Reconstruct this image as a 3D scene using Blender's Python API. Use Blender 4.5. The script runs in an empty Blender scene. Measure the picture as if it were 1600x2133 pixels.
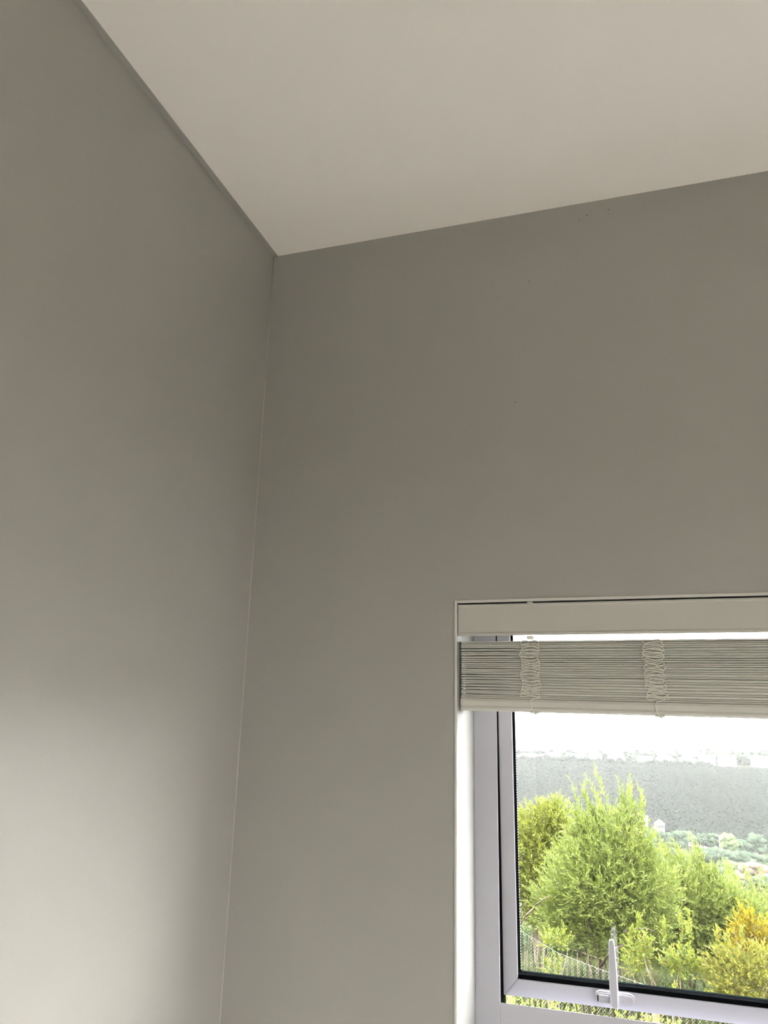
import bpy, bmesh, math, random
import numpy as np
from mathutils import Vector, Matrix
random.seed(7)
rng = np.random.default_rng(7)
scene = bpy.context.scene
COL = scene.collection

# ------------------------------------------------------------------ camera
CF, CA, CB, CR = 1634.04, 0.319129, 0.271375, 0.025633
CAM = Vector((0.8644, -1.6328, 1.75))
fw = Vector((-math.sin(CA)*math.cos(CB), math.cos(CA)*math.cos(CB), math.sin(CB)))
r0 = Vector((math.cos(CA), math.sin(CA), 0.0))
u0 = r0.cross(fw)
rt = r0*math.cos(CR) + u0*math.sin(CR)
up = u0*math.cos(CR) - r0*math.sin(CR)
cd = bpy.data.cameras.new('camera')
cam = bpy.data.objects.new('camera', cd)
COL.objects.link(cam)
cam.matrix_world = Matrix(((rt.x, up.x, -fw.x, CAM.x), (rt.y, up.y, -fw.y, CAM.y), (rt.z, up.z, -fw.z, CAM.z), (0, 0, 0, 1)))
cd.sensor_fit = 'HORIZONTAL'
cd.sensor_width = 36.0
cd.lens = 36.0*CF/1600.0
cd.clip_end = 3000
cd.clip_start = 0.02
scene.camera = cam

# ------------------------------------------------------------------ sky and exposure
SKY = 26.0
HAZE = 0.000078
world = bpy.data.worlds.new('overcast_sky')
scene.world = world
world.use_nodes = True
wn = world.node_tree
wn.nodes.clear()
wo = wn.nodes.new('ShaderNodeOutputWorld')
wb = wn.nodes.new('ShaderNodeBackground')
wt = wn.nodes.new('ShaderNodeTexCoord')
ws = wn.nodes.new('ShaderNodeSeparateXYZ')
wr = wn.nodes.new('ShaderNodeValToRGB')
wr.color_ramp.elements[0].position = 0.0
wr.color_ramp.elements[0].color = (0.99, 0.99, 0.98, 1)
wr.color_ramp.elements[1].position = 1.0
wr.color_ramp.elements[1].color = (1.3, 1.31, 1.32, 1)
wn.links.new(wt.outputs['Generated'], ws.inputs[0])
wn.links.new(ws.outputs['Z'], wr.inputs[0])
wn.links.new(wr.outputs[0], wb.inputs['Color'])
wb.inputs['Strength'].default_value = SKY
wn.links.new(wb.outputs[0], wo.inputs['Surface'])

scene.view_settings.view_transform = 'Standard'
scene.view_settings.look = 'None'
scene.view_settings.exposure = 0.0
scene.view_settings.gamma = 1.0
scene.view_settings.use_curve_mapping = False
scene.render.engine = 'CYCLES'
scene.cycles.max_bounces = 14
scene.cycles.diffuse_bounces = 8
scene.cycles.transparent_max_bounces = 24
scene.cycles.volume_bounces = 1
scene.cycles.sample_clamp_indirect = 12.0
scene.cycles.use_denoising = True


def P(px, py, y):
    """the point of the plane at depth y that the photograph shows at pixel px, py"""
    d = fw + rt*((px-800.0)/CF) - up*((py-1066.5)/CF)
    return CAM + d*((y-CAM.y)/d.y)


# ------------------------------------------------------------------ helpers
def tag(o, label=None, cat=None, group=None, kind=None):
    if label: o['label'] = label
    if cat: o['category'] = cat
    if group: o['group'] = group
    if kind: o['kind'] = kind
    return o


def empty(name, loc=(0, 0, 0), label=None, cat=None, group=None, kind=None):
    o = bpy.data.objects.new(name, None)
    COL.objects.link(o)
    o.location = loc
    o.empty_display_size = 0.1
    return tag(o, label, cat, group, kind)


def link(name, me, m, parent=None, smooth=False):
    o = bpy.data.objects.new(name, me)
    COL.objects.link(o)
    if m: me.materials.append(m)
    if parent is not None:
        o.parent = parent
        o.matrix_parent_inverse = parent_inv(parent)
    if smooth:
        me.polygons.foreach_set('use_smooth', [True]*len(me.polygons))
    return o


def world_of(o):
    m = Matrix.LocRotScale(o.location, o.rotation_euler, o.scale)
    if o.parent: m = world_of(o.parent) @ o.matrix_parent_inverse @ m
    return m


def parent_inv(p):
    return world_of(p).inverted()


def obj(name, bm, m, parent=None, smooth=False):
    me = bpy.data.meshes.new(name)
    bm.normal_update()
    bm.to_mesh(me)
    bm.free()
    return link(name, me, m, parent, smooth)


def box(bm, x0, x1, y0, y1, z0, z1, bev=0.0, seg=2):
    M = Matrix.Translation(((x0+x1)/2, (y0+y1)/2, (z0+z1)/2)) @ Matrix.Diagonal((abs(x1-x0), abs(y1-y0), abs(z1-z0), 1))
    r = bmesh.ops.create_cube(bm, size=1.0, matrix=M)
    if bev > 0:
        es = list({e for v in r['verts'] for e in v.link_edges})
        bmesh.ops.bevel(bm, geom=es, offset=bev, segments=seg, profile=0.5, affect='EDGES')
    return r


def bxo(name, m, parent, *a, **k):
    bm = bmesh.new()
    box(bm, *a, **k)
    return obj(name, bm, m, parent)


def prism(bm, prof, fn):
    """extrude profile (list of 2d) between fn(u,v,0) and fn(u,v,1)"""
    a = [bm.verts.new(fn(u, v, 0)) for u, v in prof]
    b = [bm.verts.new(fn(u, v, 1)) for u, v in prof]
    n = len(prof)
    for i in range(n):
        bm.faces.new((a[i], a[(i+1) % n], b[(i+1) % n], b[i]))
    bm.faces.new(a[::-1]); bm.faces.new(b)
    bmesh.ops.recalc_face_normals(bm, faces=bm.faces[:])


def tube(bm, pts, rad, n=6):
    pts = [Vector(p) for p in pts]
    if not hasattr(rad, '__len__'): rad = [rad]*len(pts)
    rings = []
    ref = Vector((0.31, 0.17, 0.93))
    for i, p in enumerate(pts):
        t = (pts[min(i+1, len(pts)-1)] - pts[max(i-1, 0)]).normalized()
        a = t.cross(ref)
        if a.length < 0.05: a = t.cross(Vector((1, 0, 0)))
        a.normalize(); b = t.cross(a)
        rings.append([bm.verts.new(p + (a*math.cos(2*math.pi*k/n) + b*math.sin(2*math.pi*k/n))*rad[i]) for k in range(n)])
    for r, s in zip(rings, rings[1:]):
        for k in range(n):
            bm.faces.new((r[k], r[(k+1) % n], s[(k+1) % n], s[k]))
    bm.faces.new(rings[0][::-1]); bm.faces.new(rings[-1])


# ------------------------------------------------------------------ materials
def mat(name, col, rough=0.6, spec=0.5, bump=None, noise=None, metal=0.0, trans=0.0):
    m = bpy.data.materials.new(name)
    m.use_nodes = True
    nt = m.node_tree
    b = nt.nodes['Principled BSDF']
    b.inputs['Base Color'].default_value = (*col, 1)
    b.inputs['Roughness'].default_value = rough
    b.inputs['Specular IOR Level'].default_value = spec
    b.inputs['Metallic'].default_value = metal
    tc = nt.nodes.new('ShaderNodeTexCoord')
    if noise:
        sc, amt = noise
        n = nt.nodes.new('ShaderNodeTexNoise')
        n.inputs['Scale'].default_value = sc
        n.inputs['Detail'].default_value = 5
        r = nt.nodes.new('ShaderNodeValToRGB')
        r.color_ramp.elements[0].position = 0.3
        r.color_ramp.elements[1].position = 0.7
        r.color_ramp.elements[0].color = (*[c*(1-amt) for c in col], 1)
        r.color_ramp.elements[1].color = (*[min(1, c*(1+amt)) for c in col], 1)
        nt.links.new(tc.outputs['Object'], n.inputs['Vector'])
        nt.links.new(n.outputs['Fac'], r.inputs[0])
        nt.links.new(r.outputs[0], b.inputs['Base Color'])
    if bump:
        sc, st = bump
        n = nt.nodes.new('ShaderNodeTexNoise')
        n.inputs['Scale'].default_value = sc
        n.inputs['Detail'].default_value = 3
        bp = nt.nodes.new('ShaderNodeBump')
        bp.inputs['Strength'].default_value = st
        bp.inputs['Distance'].default_value = 0.002
        nt.links.new(tc.outputs['Object'], n.inputs['Vector'])
        nt.links.new(n.outputs['Fac'], bp.inputs['Height'])
        nt.links.new(bp.outputs[0], b.inputs['Normal'])
    return m


def leaf_mat(name, cols, rough=0.45, trans=0.45, spec=0.15):
    m = bpy.data.materials.new(name)
    m.use_nodes = True
    nt = m.node_tree
    nt.nodes.clear()
    out = nt.nodes.new('ShaderNodeOutputMaterial')
    g = nt.nodes.new('ShaderNodeNewGeometry')
    r = nt.nodes.new('ShaderNodeValToRGB')
    els = r.color_ramp.elements
    while len(els) < len(cols): els.new(0.5)
    for i, c in enumerate(cols):
        els[i].position = i/(len(cols)-1)
        els[i].color = (*c, 1)
    nt.links.new(g.outputs['Random Per Island'], r.inputs[0])
    d = nt.nodes.new('ShaderNodeBsdfPrincipled')
    d.inputs['Roughness'].default_value = rough
    d.inputs['Specular IOR Level'].default_value = spec
    t = nt.nodes.new('ShaderNodeBsdfTranslucent')
    mx = nt.nodes.new('ShaderNodeMixShader')
    mx.inputs[0].default_value = trans
    nt.links.new(r.outputs[0], d.inputs['Base Color'])
    nt.links.new(r.outputs[0], t.inputs['Color'])
    nt.links.new(d.outputs[0], mx.inputs[1])
    nt.links.new(t.outputs[0], mx.inputs[2])
    nt.links.new(mx.outputs[0], out.inputs['Surface'])
    return m


def glass_mat(name, tint=(1, 1, 1)):
    m = bpy.data.materials.new(name)
    m.use_nodes = True
    nt = m.node_tree
    nt.nodes.clear()
    out = nt.nodes.new('ShaderNodeOutputMaterial')
    t = nt.nodes.new('ShaderNodeBsdfTransparent')
    t.inputs[0].default_value = (*tint, 1)
    gl = nt.nodes.new('ShaderNodeBsdfGlossy')
    gl.inputs['Roughness'].default_value = 0.0
    f = nt.nodes.new('ShaderNodeFresnel')
    f.inputs['IOR'].default_value = 1.62
    g = nt.nodes.new('ShaderNodeNewGeometry')
    s = nt.nodes.new('ShaderNodeMath'); s.operation = 'SUBTRACT'
    s.inputs[0].default_value = 1.0
    k = nt.nodes.new('ShaderNodeMath'); k.operation = 'MULTIPLY'
    nt.links.new(g.outputs['Backfacing'], s.inputs[1])
    nt.links.new(f.outputs[0], k.inputs[0])
    nt.links.new(s.outputs[0], k.inputs[1])
    mx = nt.nodes.new('ShaderNodeMixShader')
    nt.links.new(k.outputs[0], mx.inputs[0])
    nt.links.new(t.outputs[0], mx.inputs[1])
    nt.links.new(gl.outputs[0], mx.inputs[2])
    nt.links.new(mx.outputs[0], out.inputs['Surface'])
    return m


M = {}
M['wall'] = mat('grey_satin_paint', (0.355, 0.346, 0.320), 0.43, 0.36, bump=(260, 0.10))
M['bead'] = mat('grey_paint_bead', (0.42, 0.41, 0.39), 0.5)
M['lip'] = mat('lit_edge_bead', (0.60, 0.585, 0.55), 0.5)  # light caught by the bead is put into its paler colour
M['ceil'] = mat('white_ceiling_paint', (0.86, 0.835, 0.80), 0.9, 0.2, bump=(120, 0.05))
M['floor'] = mat('pale_timber_floor', (0.53, 0.49, 0.45), 0.5, 0.4, noise=(3, 0.1))
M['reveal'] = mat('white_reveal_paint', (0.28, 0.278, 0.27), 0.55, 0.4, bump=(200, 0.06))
M['alu'] = mat('white_powder_coated_metal', (0.475, 0.472, 0.525), 0.35, 0.5)
M['black'] = mat('black_rubber', (0.004, 0.0045, 0.005), 0.9, 0.0)
M['spacer'] = mat('dark_spacer_bar', (0.005, 0.007, 0.008), 0.9, 0.0)
M['slat'] = mat('cream_painted_slat', (0.53, 0.52, 0.475), 0.42, 0.5)
M['valance'] = mat('cream_valance', (0.49, 0.475, 0.435), 0.5, 0.4)
M['cord'] = mat('cream_ladder_cord', (0.82, 0.80, 0.73), 0.8, 0.2)
M['plastic'] = mat('clear_white_plastic', (0.78, 0.77, 0.72), 0.3)
M['glass'] = glass_mat('window_glass', (0.985, 0.985, 0.98))
M['hole'] = mat('dark_hole', (0.03, 0.028, 0.025), 0.9)
M['bark'] = mat('pale_bark', (0.0910, 0.0683, 0.0484), 0.9, 0.2, noise=(30, 0.3))
M['bark_dark'] = mat('brown_bark', (0.0241, 0.0166, 0.0114), 0.9, 0.2, noise=(30, 0.3))
M['post'] = mat('orange_brown_timber', (0.0875, 0.0438, 0.0131), 0.8, 0.2, noise=(18, 0.3))
M['wire'] = mat('galvanised_wire', (0.1020, 0.1056, 0.1020), 0.5, 0.4)
M['white'] = mat('white_render', (0.1138, 0.1138, 0.1116), 0.8, 0.2)
M['cream'] = mat('cream_render', (0.1050, 0.0984, 0.0831), 0.8, 0.2)
M['roof_grey'] = mat('grey_roof', (0.0656, 0.0678, 0.0744), 0.6, 0.3)
M['roof_white'] = mat('pale_roof', (0.0963, 0.0984, 0.1050), 0.6, 0.3)
M['roof_red'] = mat('terracotta_roof', (0.0700, 0.0394, 0.0306), 0.7, 0.2)
M['pane'] = mat('dark_far_glass', (0.0131, 0.0149, 0.0175), 0.2)
M['road'] = mat('pale_dirt', (0.0875, 0.0700, 0.0525), 0.9, 0.1)
M['far_tree'] = mat('far_tree_green', (0.0266, 0.0372, 0.0243), 0.9, 0.0, noise=(0.6, 0.35))
M['far_tree_pale'] = mat('far_tree_pale_green', (0.0531, 0.0753, 0.0304), 0.9, 0.0, noise=(0.6, 0.3))
M['far_tree_brown'] = mat('far_tree_brownish', (0.0664, 0.0514, 0.0406), 0.9, 0.0, noise=(0.6, 0.3))
M['forest'] = leaf_mat('hillside_forest_green', [(0.00377, 0.00471, 0.00411), (0.00590, 0.00681, 0.00633), (0.00428, 0.00546, 0.00444), (0.00728, 0.00823, 0.00735)], 0.9, 0.0, 0.0)
M['leaf_green'] = leaf_mat('feathery_green_leaf', [(0.05555, 0.08238, 0.01467), (0.09856, 0.12340, 0.02162), (0.07280, 0.09876, 0.02419), (0.13698, 0.15221, 0.03584), (0.04290, 0.06757, 0.01669)])
M['leaf_olive'] = leaf_mat('olive_yellow_leaf', [(0.07686, 0.09360, 0.01310), (0.13281, 0.14238, 0.01930), (0.05949, 0.07498, 0.01490), (0.10483, 0.11991, 0.02160)])
M['leaf_yellow'] = leaf_mat('golden_yellow_leaf', [(0.11365, 0.09320, 0.00616), (0.17381, 0.12426, 0.00616), (0.08695, 0.07771, 0.00704), (0.14044, 0.11799, 0.01016)])
M['leaf_lime'] = leaf_mat('lime_green_leaf', [(0.0686, 0.0972, 0.0131), (0.1248, 0.1458, 0.0193), (0.0500, 0.0762, 0.0149), (0.1374, 0.1180, 0.0216)])
M['leaf_deep'] = leaf_mat('grey_green_leaf', [(0.02247, 0.03715, 0.01485), (0.03698, 0.05502, 0.01920), (0.02804, 0.04346, 0.01485), (0.04772, 0.06667, 0.02355)])
M['dry_grass'] = leaf_mat('bank_grass_blade', [(0.03000, 0.03150, 0.01120), (0.04650, 0.04200, 0.02100), (0.01950, 0.03000, 0.00770), (0.03150, 0.04350, 0.00910), (0.05625, 0.04650, 0.02660)])
M['leaf_shrub'] = leaf_mat('yellow_green_shrub_leaf', [(0.08888, 0.09350, 0.01404), (0.13057, 0.13200, 0.01944), (0.06479, 0.07700, 0.01404), (0.10967, 0.09350, 0.01620)])


# ------------------------------------------------------------------ room shell
H = 2.95
WX0, WX1, WZ0, WZ1 = 0.4945, 1.80, 0.25, 2.016      # window opening in the window wall
RX, RY = 4.3, -4.6                                   # room extent
T = 0.26


def struct(name, bm, m, parent=None, label=None, smooth=False):
    o = obj(name, bm, m, parent, smooth)
    if parent is None: o['kind'] = 'structure'
    if label: o['label'] = label
    return o


bm = bmesh.new()
for a in ((-0.3, WX0-0.003, 0, T, -0.1, H+0.1), (WX1+0.003, RX+0.3, 0, T, -0.1, H+0.1), (WX0-0.003, WX1+0.003, 0, T, WZ1+0.003, H+0.1), (WX0-0.003, WX1+0.003, 0, T, -0.1, WZ0-0.003)):
    box(bm, *a)
wall_front = struct('wall_front', bm, M['wall'], label='grey painted wall holding the window, darkest beside the corner')
bm = bmesh.new(); box(bm, -0.3, 0, RY-0.3, 0, -0.1, H+0.1)
wall_left = struct('wall_left', bm, M['wall'], label='grey satin wall on the left with window light pooling low down')
DY0, DY1, DZ1 = -4.1, -2.2, 2.2                     # glazed door opening, added unseen to let in daylight
bm = bmesh.new()
for a in ((RX, RX+0.25, RY-0.3, DY0, -0.1, H+0.1), (RX, RX+0.25, DY1, 0, -0.1, H+0.1), (RX, RX+0.25, DY0, DY1, DZ1, H+0.1)):
    box(bm, *a)
struct('wall_right', bm, M['wall'])
bm = bmesh.new(); box(bm, -0.3, RX+0.3, RY-0.3, RY, -0.1, H+0.1)
struct('wall_back', bm, M['wall'])
bm = bmesh.new(); box(bm, -0.3, RX+0.3, RY-0.3, T, -0.2, 0)
struct('floor', bm, M['floor'])
bm = bmesh.new(); box(bm, -0.3, RX+0.3, RY-0.3, T, H, H+0.12)
struct('ceiling', bm, M['ceil'], label='smooth white ceiling')
# thin painted strip in the angle of left wall and ceiling
bm = bmesh.new(); box(bm, 0, 0.012, RY, -0.0005, H-0.0035, H)
struct('trim_1', bm, M['wall'], label='narrow grey painted strip where the left wall meets the ceiling')
# caulk bead in the vertical corner
bm = bmesh.new()
tube(bm, [(0.0006, -0.0006, z) for z in (0, 0.6, 1.2, 1.8, 2.4, H-0.004)], 0.0013, 8)
struct('trim_2', bm, M['bead'], label='thin pale paint bead down the corner of the two grey walls', smooth=True)
# lining of the window opening, standing a hair proud of the wall as a lip
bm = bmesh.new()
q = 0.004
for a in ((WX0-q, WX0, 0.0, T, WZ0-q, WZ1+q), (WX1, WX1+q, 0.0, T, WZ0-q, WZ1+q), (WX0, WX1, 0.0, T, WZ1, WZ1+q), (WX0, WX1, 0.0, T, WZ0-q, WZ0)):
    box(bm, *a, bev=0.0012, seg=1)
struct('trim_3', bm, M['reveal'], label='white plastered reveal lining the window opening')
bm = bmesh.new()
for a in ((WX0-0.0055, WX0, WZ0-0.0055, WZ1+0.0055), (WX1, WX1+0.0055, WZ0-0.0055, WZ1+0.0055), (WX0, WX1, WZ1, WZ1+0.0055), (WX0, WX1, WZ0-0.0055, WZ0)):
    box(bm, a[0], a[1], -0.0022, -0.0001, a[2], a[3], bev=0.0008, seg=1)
struct('trim_4', bm, M['lip'], label='thin raised bead around the edge of the window opening, coloured pale as if catching light')
# small nail holes in the window wall
for px, py in ((1102, 586), (1073, 838), (1207, 459), (1223, 449), (1268, 437)):
    c = P(px, py, 0)
    bm = bmesh.new()
    bmesh.ops.create_uvsphere(bm, u_segments=8, v_segments=5, radius=0.0012, matrix=Matrix.Translation((c.x, -0.0002, c.z)) @ Matrix.Diagonal((1, 0.4, 1, 1)))
    obj('nail_hole', bm, M['hole'], wall_front)

# glazed sliding door added out of view to fill the room with daylight
fill_door = empty('fill_door_1', (RX+0.1, (DY0+DY1)/2, 0), kind='structure')
bm = bmesh.new()
for a in ((DY0, DY0+0.06, 0, DZ1), (DY1-0.06, DY1, 0, DZ1), ((DY0+DY1)/2-0.04, (DY0+DY1)/2+0.04, 0, DZ1), (DY0, DY1, 0, 0.06), (DY0, DY1, DZ1-0.06, DZ1)):
    box(bm, RX+0.08, RX+0.13, *a)
obj('fill_door_frame', bm, M['alu'], fill_door)
bxo('fill_door_pane', M['glass'], fill_door, RX+0.10, RX+0.106, DY0+0.06, DY1-0.06, 0.06, DZ1-0.06)

# ------------------------------------------------------------------ window
win = empty('window_1', ((WX0+WX1)/2, 0.18, WZ0), kind='structure', label='white metal window with its top hung sash pushed slightly open')
FY0, FY1 = 0.175, 0.235
fx0, fx1 = 0.5452, WX1-0.0507                         # inner faces of the fixed frame
RAIL = 1.2180                                        # top of the lip of the transom rail
bxo('frame_stile', M['alu'], win, WX0-0.03, fx0, FY0, FY1, WZ0-0.02, 2.07, bev=0.0012)
bxo('frame_stile', M['alu'], win, fx1, WX1+0.03, FY0, FY1, WZ0-0.02, 2.07, bev=0.0012)
bxo('frame_rail', M['alu'], win, fx0, fx1, FY0, FY1, 2.02, 2.07, bev=0.001)
bm = bmesh.new()
box(bm, fx0, fx1, FY0+0.0005, FY0+0.003, 1.150, RAIL, bev=0.0008)
box(bm, fx0, fx1, FY0+0.0025, FY1, 1.150, RAIL-0.022, bev=0.0008)
obj('frame_rail', bm, M['alu'], win)
bxo('frame_rail', M['alu'], win, fx0, fx1, FY0, FY1, WZ0-0.02, WZ0+0.05, bev=0.001)
bxo('gap_shade_strip', M['black'], win, fx0-0.0002, fx0+0.0013, FY0+0.0045, FY1+0.0005, RAIL-0.0215, 2.0)  # black strip added so the open gap beside the sash stays dark
bxo('fixed_pane', M['glass'], win, fx0, fx1, FY0+0.02, FY0+0.026, WZ0+0.05, 1.150)
bxo('window_sill', M['alu'], win, WX0, WX1, FY1, FY1+0.09, WZ0-0.02, WZ0-0.005, bev=0.002)

# the sash: local X along the window, Y outwards, Z up, origin on the hinge line
sash = empty('sash', (0, 0.1765, 2.02))
sash.parent = win
sash.matrix_parent_inverse = parent_inv(win)
TH = math.atan2(0.025, 0.795)
sash.rotation_euler = (TH, 0, 0)
SX0, SX1, SB = fx0+0.0022, fx1-0.0022, -0.7945
SW, SR = 0.0305, 0.0330                              # face widths of stile and rail


def spart(name, bm, m, smooth=False):
    o = obj(name, bm, m, None, smooth)
    o.parent = sash                                  # built in the sash's own axes
    return o


def sbx(name, m, *a, **k):
    bm = bmesh.new(); box(bm, *a, **k)
    return spart(name, bm, m)


def mitred(name, xa, za, xb, zb, along):
    """stile or rail with mitred ends"""
    bm = bmesh.new()
    w, v = SW, SR
    d0, d1 = 0.0, 0.030
    quads = {'left': [(SX0, SB), (SX0+w, SB+v), (SX0+w, -0.034), (SX0, -0.001)],
             'right': [(SX1, SB), (SX1, -0.001), (SX1-w, -0.034), (SX1-w, SB+v)],
             'bottom': [(SX0, SB), (SX1, SB), (SX1-w, SB+v), (SX0+w, SB+v)],
             'top': [(SX0, -0.001), (SX0+w, -0.034), (SX1-w, -0.034), (SX1, -0.001)]}[along]
    g = 0.0002
    cx = sum(p[0] for p in quads)/4; cz = sum(p[1] for p in quads)/4
    prof = [(p[0]+(g if p[0] < cx else -g), p[1]+(g if p[1] < cz else -g)) for p in quads]
    prism(bm, prof, lambda a, b, t: Vector((a, d1 if t else d0, b)))
    bmesh.ops.bevel(bm, geom=bm.edges[:], offset=0.0008, segments=2, affect='EDGES')
    return spart(name, bm, M['alu'])


mitred('sash_stile', 0, 0, 0, 0, 'left')
mitred('sash_stile', 0, 0, 0, 0, 'right')
mitred('sash_rail', 0, 0, 0, 0, 'bottom')
mitred('sash_rail', 0, 0, 0, 0, 'top')
gx0, gx1, gz0, gz1 = SX0+SW, SX1-SW, SB+SR, -0.034
gk = 0.0035
for nm, m_, a in (('gasket', 'black', (gx0, gx0+0.0016, 0.0060, 0.0165, gz0, gz1)), ('gasket', 'black', (gx1-gk, gx1, 0.0025, 0.0165, gz0, gz1)),
                  ('gasket', 'black', (gx0+0.0016, gx1-gk, 0.0025, 0.0165, gz0, gz0+0.0085)), ('gasket', 'black', (gx0+gk, gx1-gk, 0.0025, 0.0165, gz1-0.005, gz1)),
                  ('rebate_lining', 'black', (gx0, gx1, 0.0166, 0.0336, gz0, gz0+0.0012)), ('rebate_lining', 'black', (gx0, gx0+0.0008, 0.0166, 0.0336, gz0+0.0012, gz1)),
                  ('spacer_bar', 'spacer', (gx0, gx0+0.0035, 0.0205, 0.0295, gz0, gz1)), ('spacer_bar', 'spacer', (gx1-0.006, gx1, 0.0205, 0.0295, gz0, gz1)),
                  ('spacer_bar', 'spacer', (gx0+0.0035, gx1-0.006, 0.0205, 0.0295, gz0, gz0+0.0085)), ('spacer_bar', 'spacer', (gx0+0.006, gx1-0.006, 0.0205, 0.0295, gz1-0.006, gz1))):
    sbx(nm, M[m_], *a, bev=0.0006, seg=1)
# perforations along the left spacer bar
bm = bmesh.new()
z = gz0+0.012
while z < gz1-0.01:
    box(bm, gx0+0.0033, gx0+0.0038, 0.0225, 0.0275, z, z+0.0022)
    z += 0.0055
o = spart('spacer_dots', bm, M['alu']); o['kind'] = 'stuff'
sbx('glass_pane', M['glass'], gx0-0.004, gx1+0.004, 0.0168, 0.0205, gz0-0.004, gz1+0.004)
sbx('glass_pane', M['glass'], gx0-0.004, gx1+0.004, 0.0297, 0.0335, gz0-0.004, gz1+0.004)
# rain specks on the outer pane
bm = bmesh.new()
for i in range(150):
    x = gx0+0.01+random.random()*0.62
    z = gz1-0.02-0.40*random.random()**1.3
    r = random.choice((0.0003, 0.0004, 0.0005, 0.0008))
    bmesh.ops.create_icosphere(bm, subdivisions=1, radius=r, matrix=Matrix.Translation((x, 0.0337, z)) @ Matrix.Diagonal((1, 0.5, 1, 1)))
o = spart('raindrops', bm, mat('pale_raindrop', (0.06, 0.06, 0.06), 0.1), True); o['kind'] = 'stuff'

# window handle on the lower sash rail: base plate, lever, screw cap, latch slot
hc = Vector((0.7715, -0.0001, SB+0.0205))
handle = empty('window_handle', (hc.x, 0.2, 1.246))
handle.parent = win
handle.matrix_parent_inverse = parent_inv(win)
hrot = Matrix.Translation((0, 0.1765, 2.02)) @ Matrix.Rotation(TH, 4, 'X')


def hpart(name, bm, m, smooth=True):
    bm.transform(hrot)
    return obj(name, bm, m, handle, smooth)


def capsule(w, h, n=8):
    """outline of a slot w wide and h high"""
    r = min(w, h)/2
    pts = []
    for s in (1, -1):
        for k in range(n+1):
            a = -math.pi/2 + math.pi*k/n
            pts.append((s*(w/2-r+r*math.cos(a)), s*r*math.sin(a)))
    return pts


bm = bmesh.new()
prism(bm, [(hc.x+a, hc.z+b) for a, b in capsule(0.078, 0.0225)], lambda a, b, t: Vector((a, -0.0115 if t else 0, b)))
bmesh.ops.bevel(bm, geom=[e for e in bm.edges if all(v.co.y < -0.01 for v in e.verts)], offset=0.0028, segments=3, affect='EDGES')
hpart('handle_base', bm, M['alu'], False)
bm = bmesh.new()
prism(bm, [(hc.x+0.025+a, hc.z-0.0005+b) for a, b in capsule(0.0215, 0.0155)], lambda a, b, t: Vector((a, -0.0122 if t else -0.010, b)))
bmesh.ops.bevel(bm, geom=[e for e in bm.edges if all(v.co.y < -0.012 for v in e.verts)], offset=0.0005, segments=1, affect='EDGES')
hpart('screw_cap', bm, M['alu'], False)
bm = bmesh.new()
box(bm, hc.x-0.031, hc.x-0.011, -0.0150, -0.0100, hc.z-0.0095, hc.z+0.0065, bev=0.002)
hpart('latch_tongue', bm, M['alu'], False)
bm = bmesh.new()
box(bm, hc.x-0.0335, hc.x-0.0312, -0.0118, -0.0105, hc.z-0.007, hc.z+0.004, bev=0.0005)
hpart('latch_slot', bm, M['spacer'], False)
# lever: lofted bar, waisted at its foot and tapering to a rounded tip
bm = bmesh.new()
L0 = -0.010
secs = [(-0.012, 0.0062, -0.0155, -0.0255), (-0.0095, 0.0080, -0.0120, -0.0275), (0.0, 0.0083, -0.0105, -0.0290), (0.012, 0.0083, -0.0165, -0.0305), (0.03, 0.0081, -0.0215, -0.0325), (0.055, 0.0076, -0.0245, -0.0345),
        (0.08, 0.0069, -0.0265, -0.0360), (0.098, 0.0062, -0.0275, -0.0368), (0.107, 0.0056, -0.0280, -0.0370), (0.111, 0.0046, -0.0285, -0.0368), (0.1132, 0.0030, -0.0295, -0.0360)]
rings = []
for (h, w, ya, yb) in secs:
    ch = min(w, abs(ya-yb)/2)*0.38
    pr = [(-w+ch, yb), (w-ch, yb), (w, yb+ch), (w, ya-ch), (w-ch, ya), (-w+ch, ya), (-w, ya-ch), (-w, yb+ch)]
    rings.append([bm.verts.new((hc.x+0.0003+a, y, hc.z+h)) for a, y in pr])
for r, s in zip(rings, rings[1:]):
    for k in range(8):
        bm.faces.new((r[k], r[(k+1) % 8], s[(k+1) % 8], s[k]))
bm.faces.new(rings[0][::-1]); bm.faces.new(rings[-1])
bmesh.ops.recalc_face_normals(bm, faces=bm.faces[:])
hpart('lever', bm, M['alu'], False)

# ------------------------------------------------------------------ venetian blind, drawn right up
blind = empty('venetian_blind', ((WX0+WX1)/2, 0.05, WZ1), 'cream venetian blind drawn up into a stack under its valance in the window head', 'blind')
BX0, BX1 = 0.4990, WX1-0.0045
bm = bmesh.new()
vt, vb = 2.0132, 1.9472
prof = [(0.006, vb), (0.0035, vb+0.0015), (0.0035, vb+0.0045), (0.0055, vb+0.0065), (0.0055, vt-0.0065), (0.0035, vt-0.0045), (0.0035, vt-0.001), (0.006, vt), (0.014, vt), (0.014, vb)]
prism(bm, prof, lambda a, b, t: Vector((BX1+0.003 if t else WX0+0.0012, a, b)))
obj('valance', bm, M['valance'], blind)
bxo('head_rail', M['valance'], blind, BX0, BX1, 0.018, 0.072, 1.962, 2.0125, bev=0.002)
c1 = P(1103.5, 1257, 0.003)
bxo('valance_clip', M['plastic'], blind, c1.x-0.0055, c1.x+0.0055, 0.0028, 0.02, 2.0128, 2.0154, bev=0.0006)
NS = 26
z_top, z_bot = 1.9362, 1.8200
DROP = 0.0107
zz = []
gaps = [random.choice((0.2, 0.3, 0.5, 0.9, 1.6)) for _ in range(NS)]
pitch = (z_top-z_bot)/NS
th = 0.0030
tot = (z_top-z_bot) - NS*th
s_ = sum(gaps)
z = z_top
for i in range(NS):
    zz.append(z - th/2)
    z -= th + gaps[i]/s_*tot
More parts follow.
